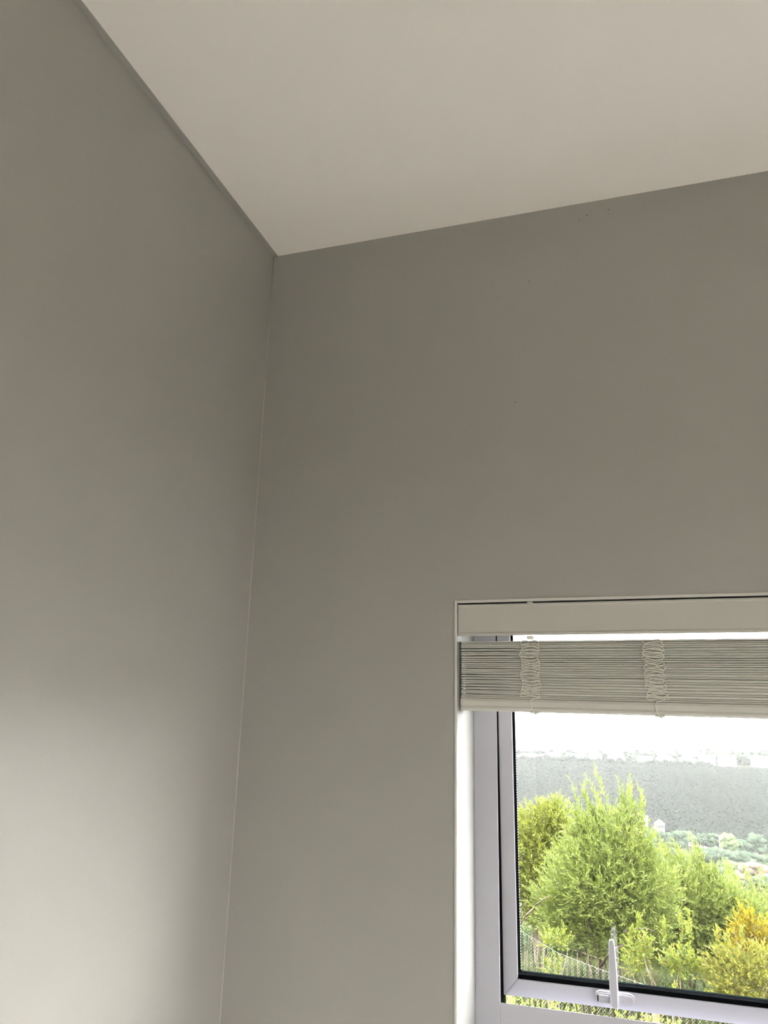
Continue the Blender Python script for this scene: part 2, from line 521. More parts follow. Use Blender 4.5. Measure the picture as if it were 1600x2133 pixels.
for i in range(NS):
    bm = bmesh.new()
    y0 = 0.0195 + random.uniform(-0.0008, 0.0008) - 0.0012*i/NS
    rr = th/2
    pr = [(y0+rr*0.9-rr*0.9*math.cos(a), rr*math.sin(a)) for a in [math.radians(-90+22.5*k) for k in range(9)]]
    crown = [(0.006, 0.0009), (0.015, 0.0017), (0.025, 0.0021), (0.035, 0.0017), (0.044, 0.0009), (0.050, 0.0)]
    pr += [(y0+u, rr+v) for u, v in crown] + [(y0+u, v-rr) for u, v in crown[::-1]]
    jit = random.uniform(-0.0004, 0.0004)
    xa = BX0+random.uniform(-0.0005, 0.0008)
    f_ = i/(NS-1)
    prism(bm, pr[::-1], lambda a, b, t: Vector((BX1+random.uniform(0, 0.0006) if t else xa, a, zz[i]+b-(f_*DROP*(BX1-xa)+jit if t else 0))))
    obj('slat', bm, M['slat'], blind)
bm = bmesh.new()
rb0, rb1 = 1.7950, zz[-1]-th/2-0.0002
pr = [(0.0215, rb0), (0.0185, rb0+0.0025), (0.0175, rb0+0.006), (0.0185, rb0+0.0095), (0.0178, rb0+0.013), (0.0165, rb0+0.019), (0.018, rb1-0.001), (0.021, rb1), (0.066, rb1), (0.069, rb1-0.003), (0.069, rb0+0.003), (0.066, rb0)]
prism(bm, pr, lambda a, b, t: Vector((BX1 if t else BX0-0.0012, a, b-(DROP*(BX1-BX0) if t else 0))))
obj('bottom_rail', bm, M['slat'], blind)


def droop_at(x, z):
    return (x-BX0)*DROP*min(1, max(0, (1.936-z)/0.13))


for (xc, seed, xs) in ((0.6440, 3, 0), (0.8835, 11, 1)):
    rd = random.Random(seed)
    z0c, z1c = 1.9345, 1.8250
    for s in range(2):
        n = 9
        pts = []
        N = 300
        amps = [rd.uniform(0.0145, 0.0215) for _ in range(2*n+3)]
        ph = rd.uniform(0, 1)
        wob = rd.uniform(1.9, 3.2)
        for k in range(N+1):
            t = k/N
            a = 2*math.pi*n*t + s*math.pi + ph
            am = amps[int(a/math.pi) % len(amps)]*0.35 + 0.0185*0.65
            x = xc + am*math.sin(a) + 0.0022*math.sin(wob*2*math.pi*t+ph) + (0.004*t if xs else 0)
            z = z0c + (z1c-z0c)*t + 0.0033*math.sin(2*a+0.8*math.sin(wob*5*t)+rd.uniform(-.01, .01))
            pts.append((x, 0.0158-0.0014*s + 0.0016*math.cos(a), z-droop_at(x, z)))
        bm = bmesh.new(); tube(bm, pts, 0.00092, 5)
        obj('ladder_cord', bm, M['cord'], blind, True)
    xe = xc + 0.004
    bm = bmesh.new()
    d = droop_at(xe, 1.81)
    tube(bm, [(xc+0.021, 0.0155, 1.8255-d), (xc+0.012, 0.0155, 1.8220-d), (xc+0.003, 0.0160, 1.8205-d), (xc-0.0005, 0.0160, 1.8165-d), (xc-0.001, 0.0155, 1.811-d), (xc+0.001, 0.0155, 1.804-d), (xc+0.003, 0.0165, 1.7975-d), (xc+0.006, 0.0185, 1.7945-d)], 0.0008, 6)
    obj('cord_tail', bm, M['cord'], blind, True)
    bm = bmesh.new()
    box(bm, xc-0.003, xc+0.016, 0.019, 0.033, 1.7918-d, 1.7955-d, bev=0.0012)
    box(bm, xc+0.006, xc+0.011, 0.0185, 0.024, 1.7895-d, 1.793-d, bev=0.001)
    obj('cord_plug', bm, M['plastic'], blind)
    bm = bmesh.new()
    if xs == 0:
        box(bm, xc-0.006, xc+0.007, 0.0155, 0.030, 1.9405, 1.9470, bev=0.0008)
        tube(bm, [(xc+0.007, 0.016, 1.947), (xc+0.009, 0.016, 1.941), (xc+0.008, 0.016, 1.936)], 0.0008)
    else:
        tube(bm, [(xc-0.003, 0.016, 1.948), (xc-0.004, 0.016, 1.941), (xc-0.006, 0.016, 1.935)], 0.0009)
        tube(bm, [(xc+0.001, 0.016, 1.948), (xc, 0.016, 1.941), (xc+0.004, 0.016, 1.935)], 0.0009)
    obj('cord_guide', bm, M['cord'], blind)

# ------------------------------------------------------------------ the land outside
def near_z(y):
    return -0.75 - 0.118*y if y < 9 else -1.812 - 0.05*(y-9) if y < 15 else -2.11 - 0.46*(y-15)


RIDGE_Y, FOOT_Y, FLOOR_Z, BROW_Z = 690.0, 395.0, -46.0, -21.0


def ground_z(x, y):
    if y < 120:
        return max(near_z(y), FLOOR_Z)
    if y < FOOT_Y: return FLOOR_Z
    if y < RIDGE_Y:
        t = (y-FOOT_Y)/(RIDGE_Y-FOOT_Y)
        return FLOOR_Z + (BROW_Z-FLOOR_Z)*(t**1.15) + 1.2*math.sin(x*0.021+1)*math.sin(math.pi*t)
    return BROW_Z + 4.5*min(1.0, (y-RIDGE_Y)/90.0) - 0.01*max(0, y-780)


def terrain(name, x0, x1, nx, ys, m, label, dz=0.0):
    bm = bmesh.new()
    rows = [[bm.verts.new((x0+(x1-x0)*i/nx, y, ground_z(x0+(x1-x0)*i/nx, y)+dz)) for i in range(nx+1)] for y in ys]
    for a, b in zip(rows, rows[1:]):
        for i in range(nx):
            bm.faces.new((a[i], a[i+1], b[i+1], b[i]))
    o = obj(name, bm, m, None, True)
    return tag(o, label, None, None, 'structure')


m_bank = mat('rough_bank_soil', (0.018, 0.020, 0.009), 0.95, 0.0, noise=(1.4, 0.45))
m_lawn = mat('valley_lawn', (0.020, 0.0235, 0.0092), 0.95, 0.0, noise=(0.035, 0.22))
m_slope = mat('hillside_undergrowth', (0.0066, 0.0072, 0.006), 0.95, 0.0, noise=(0.2, 0.3))
m_top = mat('dry_ridge_grass', (0.016, 0.0145, 0.0105), 0.95, 0.0, noise=(0.05, 0.25))
terrain('near_slope', -160, 220, 24, [0.3, 2, 4, 6, 8, 9, 10, 12, 14, 15, 20, 30, 45, 70, 100, 112], m_bank, 'rough bank falling away below the window')
terrain('valley_floor', -420, 700, 20, [110, 180, 250, 320, 380, FOOT_Y+4], m_lawn, 'flat pale green lawns on the valley floor')
terrain('far_hillside', -420, 700, 60, [FOOT_Y+(RIDGE_Y-FOOT_Y)*k/14 for k in range(15)], m_slope, 'wooded hillside across the valley')
terrain('ridge_top', -420, 700, 20, [RIDGE_Y-2, 700, 720, 750, 780, 850, 1000], m_top, 'dry grass along the top of the far ridge', 0.15)
# level ground beside and behind the house
bm = bmesh.new(); box(bm, -60, -0.3, -60, 0.3, -1.2, -0.79); box(bm, -0.3, 60, -60, RY-0.3, -1.2, -0.79); box(bm, RX+0.25, 60, RY-0.3, 0.3, -1.2, -0.79)
tag(obj('garden_ground', bm, mat('mown_grass', (0.0262, 0.0328, 0.0131), 0.95, 0.1, noise=(2, 0.3))), 'mown grass around the house', None, None, 'structure')

# forest: crowns packed over the hillside, past counting in the haze
ico = bmesh.new()
bmesh.ops.create_icosphere(ico, subdivisions=1, radius=1.0)
ROUGH = (np.array([(1, 0, 0), (-1, 0, 0), (0, 1, 0), (0, -1, 0), (0, 0, 1), (0, 0, -1)], float), np.array([(0, 2, 4), (2, 1, 4), (1, 3, 4), (3, 0, 4), (2, 0, 5), (1, 2, 5), (3, 1, 5), (0, 3, 5)]))
IV = np.array([v.co[:] for v in ico.verts]); IF = np.array([[v.index for v in f.verts] for f in ico.faces]); ico.free()


def mesh_np(name, V, F):
    me = bpy.data.meshes.new(name)
    n, k = F.shape
    me.vertices.add(len(V)); me.loops.add(n*k); me.polygons.add(n)
    me.vertices.foreach_set('co', np.ascontiguousarray(V, dtype=np.float32).ravel())
    me.loops.foreach_set('vertex_index', np.ascontiguousarray(F, dtype=np.int32).ravel())
    me.polygons.foreach_set('loop_start', np.arange(0, n*k, k, dtype=np.int32))
    me.update(calc_edges=True)
    return me


def blobs(name, C, R, m, parent=None, squash=0.85, jit=0.22, shape=None):
    n = len(C)
    IV, IF = shape or (globals()['IV'], globals()['IF'])
    V = IV[None]*(1+jit*rng.standard_normal((n, len(IV), 1)).clip(-1.5, 1.5))*R[:, None, :]
    V[..., 2] *= squash
    V = V + C[:, None, :]
    F = IF[None] + (np.arange(n)*len(IV))[:, None, None]
    return link(name, mesh_np(name, V.reshape(-1, 3), F.reshape(-1, 3)), m, parent, True)


NF = 60000
fx = rng.uniform(-170, 330, NF); fy = FOOT_Y + 12 + (RIDGE_Y-FOOT_Y-8)*rng.random(NF)
keep = ~((fx > -22) & (fx < 18) & (fy < 425))
fx, fy = fx[keep], fy[keep]
fr = rng.uniform(0.9, 2.1, len(fx))
fc = np.stack([fx, fy, np.array([ground_z(a, b) for a, b in zip(fx, fy)]) + fr*0.55], 1)
o = blobs('forest', fc, np.stack([fr, fr, fr*0.8], 1), M['forest'], shape=ROUGH)
tag(o, 'dense hazy forest covering the far hillside below the ridge houses', 'forest', None, 'stuff')


ns = 4200
sx_ = rng.uniform(-150, 150, ns); sy_ = np.where(rng.random(ns) < 0.3, rng.uniform(692, 696, ns), rng.uniform(730, 768, ns))
sy_ = np.where((sx_ > 48) & (sy_ < 700), sy_+40, sy_)
sr_ = rng.uniform(0.9, 2.0, ns)*np.where(rng.random(ns) < 0.2, 1.3, 1)
o = blobs('ridge_scrub', np.stack([sx_, sy_, np.array([ground_z(a, b) for a, b in zip(sx_, sy_)])+sr_*rng.uniform(0.6, 1.9, ns)], 1), np.stack([sr_*1.2, sr_, sr_], 1), M['forest'], shape=ROUGH)
tag(o, 'grey scrub along the skyline behind the ridge houses', 'scrub', None, 'stuff')


def on_ground(px, py, lo=112.0, hi=760.0):
    """where the sight line through a pixel first meets the far ground"""
    d = fw + rt*((px-800.0)/CF) - up*((py-1066.5)/CF)
    y = lo
    while y < hi:
        p = CAM + d*((y-CAM.y)/d.y)
        if p.z <= ground_z(p.x, y): return p
        y += 0.5
    return p


# dirt track up to the forest edge, lawn edges
bm = bmesh.new()
pts = [on_ground(*q) for q in ((1480, 1768), (1462, 1763), (1447, 1762), (1441, 1755), (1444, 1748), (1438, 1742), (1436, 1739))]
wid = (2.0, 4.5, 5.5, 2.6, 2.4, 2.6, 2.0)
L_, R_ = [], []
for i, p in enumerate(pts):
    t = (pts[min(i+1, len(pts)-1)] - pts[max(i-1, 0)]); t.z = 0; t.normalize()
    n = Vector((t.y, -t.x, 0))*wid[i]
    z = Vector((0, 0, 0.2))
    L_.append(bm.verts.new(p-n+z)); R_.append(bm.verts.new(p+n+z))
for i in range(len(pts)-1):
    bm.faces.new((L_[i], L_[i+1], R_[i+1], R_[i]))
bmesh.ops.recalc_face_normals(bm, faces=bm.faces[:])
tag(obj('dirt_track', bm, M['road']), 'pale dirt track bending up from the valley lawn into the trees', None, None, 'structure')

# ------------------------------------------------------------------ far houses
def house(name, px0, px1, py0, py1, y, label, group, style, wall='white', roof='roof_white', nwin=4, floors=1, turn=0.0, cat='house'):
    a, b = P(px0, py1, y), P(px1, py1, y)
    w = b.x-a.x
    t = P((px0+px1)/2, py0, y)
    h = t.z-(a.z+b.z)/2
    d = w*0.62
    c = Vector(((a.x+b.x)/2, y+d/2, (a.z+b.z)/2))
    r = empty(name, c, label, cat, group)
    rf = h*(0.42 if style in ('gable', 'front', 'hip') else 0.12)
    e = h-rf
    low = -2.5
    bm = bmesh.new()
    if style == 'steps':
        box(bm, -w/2, w/2, -d/2, d/2, low, e*0.36); box(bm, -w*0.42, w*0.44, -d/2+d*0.12, d/2, e*0.36, e*0.7); box(bm, -w*0.35, w*0.38, -d/2+d*0.24, d/2, e*0.7, e)
    else:
        box(bm, -w/2, w/2, -d/2, d/2, low, e)
        if style == 'front':
            prism(bm, [(-w/2, e), (w/2, e), (0, h)], lambda u, v, s: Vector((u, d/2-0.01 if s else -d/2+0.01, v)))
    bm.transform(Matrix.Translation(c))
    obj('wall', bm, M[wall], r)
    bm = bmesh.new()
    o_ = w*0.03
    if style == 'gable':
        prism(bm, [(-d/2-o_, e-0.05), (d/2+o_, e-0.05), (0, h)], lambda u, v, s: Vector((w/2+o_ if s else -w/2-o_, u, v)))
    elif style == 'front':
        for s_ in (1, -1):
            prism(bm, [(s_*(w/2+2*o_), e-0.1), (0, h-0.02), (0, h+0.25), (s_*(w/2+2*o_), e+0.15)], lambda u, v, s: Vector((u, d/2+o_ if s else -d/2-o_, v)))
    elif style == 'hip':
        v = [bm.verts.new(q) for q in ((-w/2-o_, -d/2-o_, e), (w/2+o_, -d/2-o_, e), (w/2+o_, d/2+o_, e), (-w/2-o_, d/2+o_, e), (-w*0.22, 0, h), (w*0.22, 0, h))]
        for f in ((0, 1, 5, 4), (1, 2, 5), (2, 3, 4, 5), (3, 0, 4), (3, 2, 1, 0)): bm.faces.new([v[k] for k in f])
    elif style == 'steps':
        box(bm, -w*0.37, w*0.40, -d/2+d*0.2, d/2+o_, e, h)
    else:
        box(bm, -w/2-o_, w/2+o_, -d/2-o_*2, d/2+o_, e, h)
    bm.transform(Matrix.Translation(c))
    obj('roof', bm, M[roof], r)
    wpx = (px1-px0)
    if wpx > 8:
        fl = 3 if style == 'steps' else floors
        for f in range(fl):
            zc = e*((0.18, 0.53, 0.85)[f] if fl == 3 else (f+0.5)/fl)
            hh = e/fl*0.24
            yy = -d/2 + (d*0.12*f if style == 'steps' else 0)
            ww = w*(1-0.12*f if style == 'steps' else 1)
            n_ = max(2, nwin-f)
            for k in range(n_):
                xc = -ww*0.40 + ww*0.8*(k+0.5)/n_ + ww*0.02*math.sin(k*3+f)
                wd = ww*0.8/n_*(0.24 + 0.10*((k*7+f*3) % 3))
                bm = bmesh.new(); box(bm, xc-wd, xc+wd, yy-0.06, yy+0.2, zc-hh, zc+hh)
                bm.transform(Matrix.Translation(c))
                obj('window', bm, M['pane'], r)
    return r


RG = 'white houses along the far ridge'
HY = 700
houses = [
    (1075, 1124, 1569, 1581, HY, 'long low white house at the left end of the ridge, beside the sash stile', 'hip', 'white', 'roof_white', 5, 1),
    (1138, 1168, 1568, 1581, HY, 'white two storey ridge house, second from the sash stile', 'flat', 'white', 'roof_grey', 4, 2),
    (1180, 1215, 1570, 1580, HY, 'low white flat ridge house left of the grey clump of trees', 'flat', 'white', 'roof_white', 5, 1),
    (1226, 1254, 1567, 1581, HY, 'white ridge house just left of the stepped three storey one', 'hip', 'cream', 'roof_white', 3, 1),
    (1263, 1303, 1567, 1585, HY, 'stepped three storey white house standing on the ridge', 'steps', 'white', 'roof_white', 5, 3),
    (1326, 1361, 1575, 1590, HY, 'white flat roofed ridge house with dark windows, right of the stepped one', 'flat', 'white', 'roof_white', 5, 2),
    (1366, 1405, 1572, 1592, HY, 'ridge house with a wide grey lilac hipped roof and a balcony row', 'hip', 'white', 'roof_grey', 6, 2),
    (1415, 1449, 1573, 1592, HY, 'white ridge house with a tall front gable', 'front', 'white', 'roof_white', 3, 1),
    (1456, 1491, 1572, 1588, HY, 'white flat ridge house with a row of large windows above tan grass', 'flat', 'white', 'roof_grey', 4, 2),
    (1497, 1535, 1575, 1591, HY, 'cream ridge house with small square windows above tan grass', 'flat', 'cream', 'roof_white', 4, 2),
    (1567, 1606, 1575, 1592, HY, 'white ridge house with a low gabled roof at the right edge of the view', 'gable', 'white', 'roof_white', 3, 1),
    (1376, 1402, 1562, 1571, 780, 'small pale house on the skyline behind the grey lilac roof', 'flat', 'white', 'roof_white', 3, 1),
    (1424, 1447, 1565, 1573, 780, 'small white house on the skyline behind the tall gable', 'flat', 'white', 'roof_white', 3, 1),
    (1491, 1519, 1559, 1573, 780, 'white house with a pointed grey roof on the skyline among dark trees', 'hip', 'white', 'roof_grey', 3, 1),
    (1540, 1562, 1564, 1575, 780, 'long pale roofed house on the skyline near the right edge of the view', 'gable', 'white', 'roof_grey', 3, 1),
]
for h_ in houses:
    px0, px1, py0, py1, y, lab, st, wl, rf, nw, fl = h_
    house('ridge_house', px0, px1, py0, py1, y, lab, RG, st, wl, rf, nw, fl)
house('farm_house', 1313, 1350, 1699, 1722, 404, 'white house with a long pale roof half hidden by the tall feathery tree', None, 'gable', 'white', 'roof_white', 4, 1)
house('cottage', 1364, 1385, 1709, 1727, 402, 'small white gabled cottage standing alone below the hillside', None, 'front', 'white', 'roof_white', 3, 1)
house('valley_house', 1186, 1206, 1703, 1713, 404, 'pale house roof showing between the yellow tree and the tall feathery tree', None, 'gable', 'cream', 'roof_white', 3, 1)
house('red_roofed_house', 1528, 1600, 1872, 1908, 190, 'white house with terracotta roof in the valley behind the right hand bushes', None, 'gable', 'white', 'roof_red', 5, 1)

# ------------------------------------------------------------------ trees in the valley and on the ridge
def far_tree(name, px, py, wpx, hpx, y, label, group, m='far_tree', cat='tree', base_on=None, n=36):
    """px, py: foot of the crown in the photograph"""
    s = (y-CAM.y)*1.09/CF
    c = P(px, py, y)
    gz = ground_z(c.x, y)
    w, h = wpx*s, hpx*s
    r = empty(name, (c.x, y, gz), label, cat, group)
    cs, rs = [], []
    for k in range(n):
        a = rng.uniform(0, 6.28); q = math.sqrt(rng.random())*0.42
        zz_ = rng.uniform(0.16, 0.84)
        k_ = 1-0.9*abs(zz_-0.42)
        cs.append((c.x+w*q*math.cos(a)*k_, y+w*0.5*q*math.sin(a), c.z+h*zz_))
        e_ = rng.uniform(0.09, 0.17)
        rs.append((w*e_, w*e_, min(h*0.20, max(h*0.12, w*e_))))
    blobs('crown', np.array(cs), np.array(rs), M[m], r, 0.95, 0.30)
    bm = bmesh.new()
    tube(bm, [(c.x, y, min(gz, c.z)-0.5), (c.x+w*0.02, y, c.z+h*0.2), (c.x, y, c.z+h*0.5)], [w*0.05, w*0.04, w*0.02], 6)
    obj('trunk', bm, M['bark_dark'], r, True)
    return r


TG = 'trees on the far ridge'
names = [(1096, 1578, 13, 9, 724, 'small grey tree behind the long low ridge house'), (1128, 1580, 12, 9, 724, 'small grey ridge tree between the first and second houses from the sash stile'),
         (1173, 1580, 12, 10, 724, 'round grey ridge tree right of the two storey house second from the sash stile'), (1219, 1580, 14, 11, 724, 'grey ridge tree left of the cream hipped house'),
         (1250, 1578, 16, 13, 724, 'grey ridge tree rising behind the cream hipped house'), (1312, 1583, 16, 14, 733, 'grey tree right beside the stepped three storey ridge house'),
         (1328, 1577, 14, 15, 724, 'tall grey ridge tree behind the left end of the flat house beside the stepped one'), (1361, 1576, 17, 12, 724, 'domed grey ridge tree left of the grey lilac roof'),
         (1412, 1578, 9, 17, 727, 'thin pointed grey ridge tree between the grey lilac roof and the tall gable'), (1459, 1576, 10, 15, 724, 'narrow dark ridge tree left of the pointed skyline roof'),
         (1481, 1575, 22, 14, 724, 'broad dark ridge tree above the flat house with large windows'), (1527, 1576, 14, 14, 732, 'dark ridge tree right of the pointed skyline roof'),
         (1545, 1582, 24, 14, 724, 'wide low dark tree in the gap left of the last ridge house'), (1566, 1574, 16, 8, 770, 'low dark tree on the skyline beyond the long pale roof'),
         (1593, 1577, 26, 13, 724, 'broad dark tree over the roof of the last ridge house'), (1452, 1591, 10, 9, 698, 'little bush right of the tall gabled ridge house'),
         (1409, 1592, 9, 9, 698, 'little bush right of the house with the balcony row'), (1318, 1592, 9, 8, 697, 'little bush left of the flat house with dark windows')]
for a in names:
    far_tree('ridge_tree', *a[:5], a[5], TG)
VG = 'trees in the valley'
for px, py, w, h, y, lab, m in (
        (1350, 1764, 34, 26, 380, 'dark round tree right below the white farm house', 'far_tree'), (1383, 1766, 34, 28, 368, 'dark tree standing below the small cottage', 'far_tree'),
        (1415, 1766, 36, 28, 356, 'dark tree on the lawn edge left of the dirt track', 'far_tree'), (1432, 1754, 26, 18, 393, 'paler round tree on the left side of the dirt track', 'far_tree_pale'),
        (1464, 1757, 24, 16, 385, 'round tree on the right side of the dirt track', 'far_tree'), (1490, 1766, 30, 24, 366, 'dark tree on the lawn edge right of the dirt track', 'far_tree'),
        (1403, 1782, 15, 13, 342, 'small lone tree on the pale lawn', 'far_tree'), (1363, 1779, 6, 6, 345, 'tiny shrub on the lawn, nearest the tall feathery tree', 'far_tree'), (1376, 1779, 5, 5, 345, 'tiny shrub on the lawn left of the small lone tree', 'far_tree'),
        (1440, 1788, 8, 7, 330, 'tiny shrub on the lawn right of the small lone tree', 'far_tree_brown'),
        (1520, 1774, 34, 28, 359, 'pale green round tree beside a white flag on the lawn', 'far_tree_pale'), (1546, 1776, 26, 22, 370, 'dark tree right of the pale round one', 'far_tree'), (1580, 1778, 36, 30, 350, 'dark tree at the far lawn edge near the right side of the view', 'far_tree'),
        (1470, 1800, 34, 26, 315, 'dark bushy tree at the left end of the middle clump', 'far_tree'), (1500, 1806, 46, 30, 308, 'wide dark tree in the middle clump', 'far_tree'), (1540, 1812, 50, 30, 300, 'broad dark tree at the right of the middle clump', 'far_tree'),
        (1580, 1818, 40, 30, 316, 'dark tree past the middle clump by the right edge of the view', 'far_tree'), (1525, 1825, 40, 24, 285, 'olive green tree in front of the middle clump', 'far_tree_pale'),
        (1500, 1838, 30, 24, 270, 'dark small tree behind the tips of the feathery bush', 'far_tree'), (1575, 1840, 60, 32, 265, 'brownish spreading tree near the right edge of the valley', 'far_tree_brown'), (1600, 1858, 50, 24, 240, 'dark spreading tree in front of the brownish one', 'far_tree'), (1520, 1862, 60, 26, 240, 'grey green trees just above the golden bush', 'far_tree')):
    far_tree('valley_tree', px, py, w, h, y, lab, VG, m, n=60)
# white flag on a pole by the lawn
c = P(1500, 1768, 352)
fl = empty('flag_pole', (c.x, c.y, ground_z(c.x, 352)), 'thin white flag pole by the pale round tree on the lawn', 'flag')
bm = bmesh.new(); tube(bm, [(c.x, c.y, ground_z(c.x, 352)), (c.x, c.y, c.z+4.6)], 0.14, 6); obj('pole', bm, M['white'], fl)
bm = bmesh.new(); prism(bm, [(0, 4.6), (1.1, 4.1), (0.9, 3.2), (0, 3.3)], lambda u, v, s: Vector((c.x+u, c.y+(0.06 if s else 0), c.z+v))); obj('flag', bm, M['white'], fl)

# ------------------------------------------------------------------ haze lying over the valley
hm = bpy.data.materials.new('valley_haze')
hm.use_nodes = True
hm.node_tree.nodes.clear()
ho = hm.node_tree.nodes.new('ShaderNodeOutputMaterial')
hv = hm.node_tree.nodes.new('ShaderNodeVolumeScatter')
hv.inputs['Color'].default_value = (0.955, 0.99, 0.98, 1)
hv.inputs['Density'].default_value = HAZE
hm.node_tree.links.new(hv.outputs[0], ho.inputs['Volume'])
bm = bmesh.new(); box(bm, -520, 760, 24, 1050, -60, 4)
haze = obj('haze', bm, hm)
tag(haze, 'thin white haze hanging between the bushes and the far ridge', 'haze', None, 'stuff')

# ------------------------------------------------------------------ bushes and trees close to the house
def sprays(name, m, parent, twigs, leaf_l, leaf_w, per, length, droop=0.0):
    """twigs: list of (point, direction). Each carries narrow leaves along both sides; one mesh of bent leaves"""
    tw = np.array([p for p, d in twigs]); td = np.array([d for p, d in twigs])
    td /= np.linalg.norm(td, axis=1, keepdims=True)
    n = len(tw)
    ln = length*rng.uniform(0.6, 1.25, n)
    tw = tw - td*ln[:, None]*0.55
    ref = rng.standard_normal((n, 3))
    sx = np.cross(td, ref); sx /= np.linalg.norm(sx, axis=1, keepdims=True)
    sy = np.cross(td, sx)
    t = (np.arange(per)+0.5)/per
    t = np.broadcast_to(t, (n, per)) + rng.uniform(-0.04, 0.04, (n, per))
    base = tw[:, None]+td[:, None]*(ln[:, None]*t)[..., None]
    base[..., 2] -= droop*t*t*ln[:, None]
    az = np.arange(per)*2.4 + rng.uniform(0, 6.28, (n, 1))
    side = sx[:, None]*np.cos(az)[..., None]+sy[:, None]*np.sin(az)[..., None]
    op = rng.uniform(0.45, 0.95, (n, per))*(1-0.45*t)
    d = td[:, None]*np.cos(op)[..., None]+side*np.sin(op)[..., None]
    ll = leaf_l*rng.uniform(0.65, 1.2, (n, per))*(1-0.25*t)
    wv = np.cross(d, rng.standard_normal((n, per, 3))); wv /= np.linalg.norm(wv, axis=-1, keepdims=True)
    nv = np.cross(wv, d)
    N = n*per
    base, d, wv, nv, ll = base.reshape(N, 3), d.reshape(N, 3), wv.reshape(N, 3), nv.reshape(N, 3), ll.reshape(N, 1)
    w = leaf_w*0.5
    V = np.stack([base, base+d*ll*0.45+wv*w+nv*ll*0.06, base+d*ll*0.45-wv*w+nv*ll*0.06, base+d*ll], 1)
    F = np.array([[0, 1, 2], [1, 3, 2]])
    FF = (np.arange(N)*4)[:, None, None]+F[None]
    o = link(name, mesh_np(name, V.reshape(-1, 3), FF.reshape(-1, 3)), m, parent)
    o['kind'] = 'stuff'
    return o


def crown_twigs(crowns, dens, lean=(-0.12, 0, 0.55)):
    out = []
    for (c, r) in crowns:
        vol = r[0]*r[1]*r[2]
        n = int(dens*(vol**0.72))
        for k in range(n):
            v = rng.standard_normal(3); v /= np.linalg.norm(v)
            q = rng.random()**0.42
            p = np.array(c)+v*np.array(r)*q*0.92
            d = v*np.array([1, 1, 0.9])*0.75 + np.array(lean) + 0.32*rng.standard_normal(3)
            out.append((p, d))
    return out


def shoots(c, n, spread, hgt, lean):
    """upright tips rising out of a crown"""
    out = []
    for k in range(n):
        b = np.array(c)+rng.standard_normal(3)*np.array(spread)
        h = hgt*rng.uniform(0.5, 1.0)
        l = np.array(lean)+rng.standard_normal(3)*0.10
        for j in range(7):
            t = j/6
            p = b+np.array([l[0]*t, l[1]*t, t])*h
            s = 0.30*(1-t)
            out.append((p, np.array([l[0], l[1], 1.0])*0.9+np.array([rng.uniform(-1, 1), rng.uniform(-1, 1), 0.2])*(0.35+s)))
    return out


def stems(parent, base, tops, rad, m, name='stem', wob=0.06):
    for tp in tops:
        a = Vector(base) + Vector((rng.uniform(-0.12, 0.12), rng.uniform(-0.1, 0.1), 0))
        b = Vector(tp)
        pts = []
        for j in range(7):
            t = j/6
            p = a.lerp(b, t); p.x += wob*math.sin(t*4+a.x*9)*t*(1-t)*4; p.z += 0.0
            pts.append(p)
        bm = bmesh.new()
        tube(bm, pts, [rad*(1-0.75*j/6) for j in range(7)], 6)
        obj(name, bm, m, parent, True)


def bush(name, label, cat, mname, crowns_px, y, dens, leaf, per, length, base_px, stems_n=4, stem_r=0.018, tips=(), bark='bark', lean=(-0.12, 0, 0.55), droop=0.1, group=None):
    """crowns_px: (px, py, half width px, half height px, dy) ellipsoids measured in the photograph at depth y"""
    s = (y-CAM.y)*1.09/CF
    b = P(*base_px, y)
    gz = near_z(y)
    root = empty(name, (b.x, y, gz), label, cat, group)
    cr = []
    for (px, py, hw, hh, dy) in crowns_px:
        c = P(px, py, y+dy)
        cr.append(((c.x, c.y, c.z), (hw*s, min(hw, hh*1.2)*s*0.8, hh*s)))
    tw = crown_twigs(cr, dens, lean)
    for (px, py, n, hpx, lx) in tips:
        c = P(px, py, y)
        tw += shoots(c[:], n, (0.12, 0.12, 0.10), hpx*s, (lx, 0.0, 0.0))
    sprays('foliage', M[mname], root, tw, leaf[0], leaf[1], per, length, droop)
    tops = []
    for k in range(stems_n):
        c, r = cr[k % len(cr)]
        tops.append((c[0]+rng.uniform(-0.6, 0.6)*r[0], c[1]+rng.uniform(-0.4, 0.4)*r[1], c[2]+rng.uniform(-0.3, 0.7)*r[2]))
    stems(root, (b.x, y, gz-0.05), tops, stem_r, M[bark])
    return root


LN = (0.088, 0.019)
bush('feathery_tree', 'tallest feathery green tree, in the middle of the window view, with pointed tips', 'tree', 'leaf_green',
     [(1275, 1765, 84, 75, 0), (1240, 1830, 95, 75, -0.2), (1310, 1850, 95, 85, 0), (1270, 1920, 110, 60, 0), (1225, 1740, 32, 40, 0), (1180, 1880, 70, 70, 0.1)], 10.8, 2100, LN, 12, 0.30,
     (1262, 2050), 7, 0.022, tips=((1222, 1725, 4, 72, -0.25), (1248, 1712, 4, 55, -0.2), (1278, 1722, 5, 78, -0.28), (1303, 1722, 4, 62, -0.15), (1338, 1730, 4, 66, -0.05), (1325, 1775, 4, 60, 0.1), (1350, 1800, 3, 50, 0.15)), bark='bark_dark')
bush('yellow_green_tree', 'yellowish green tree at the left of the window view, beside the sash stile', 'tree', 'leaf_olive',
     [(1135, 1735, 62, 65, 0), (1120, 1800, 75, 75, 0), (1150, 1860, 70, 70, 0), (1090, 1760, 45, 60, 0.2), (1185, 1800, 48, 62, 0.3), (1160, 1700, 30, 34, 0), (1060, 1840, 60, 90, 0)], 12.3, 1800, (0.078, 0.026), 10, 0.26,
     (1120, 2040), 6, 0.02, tips=((1135, 1690, 3, 30, 0.0), (1110, 1710, 3, 30, -0.2)), bark='bark')
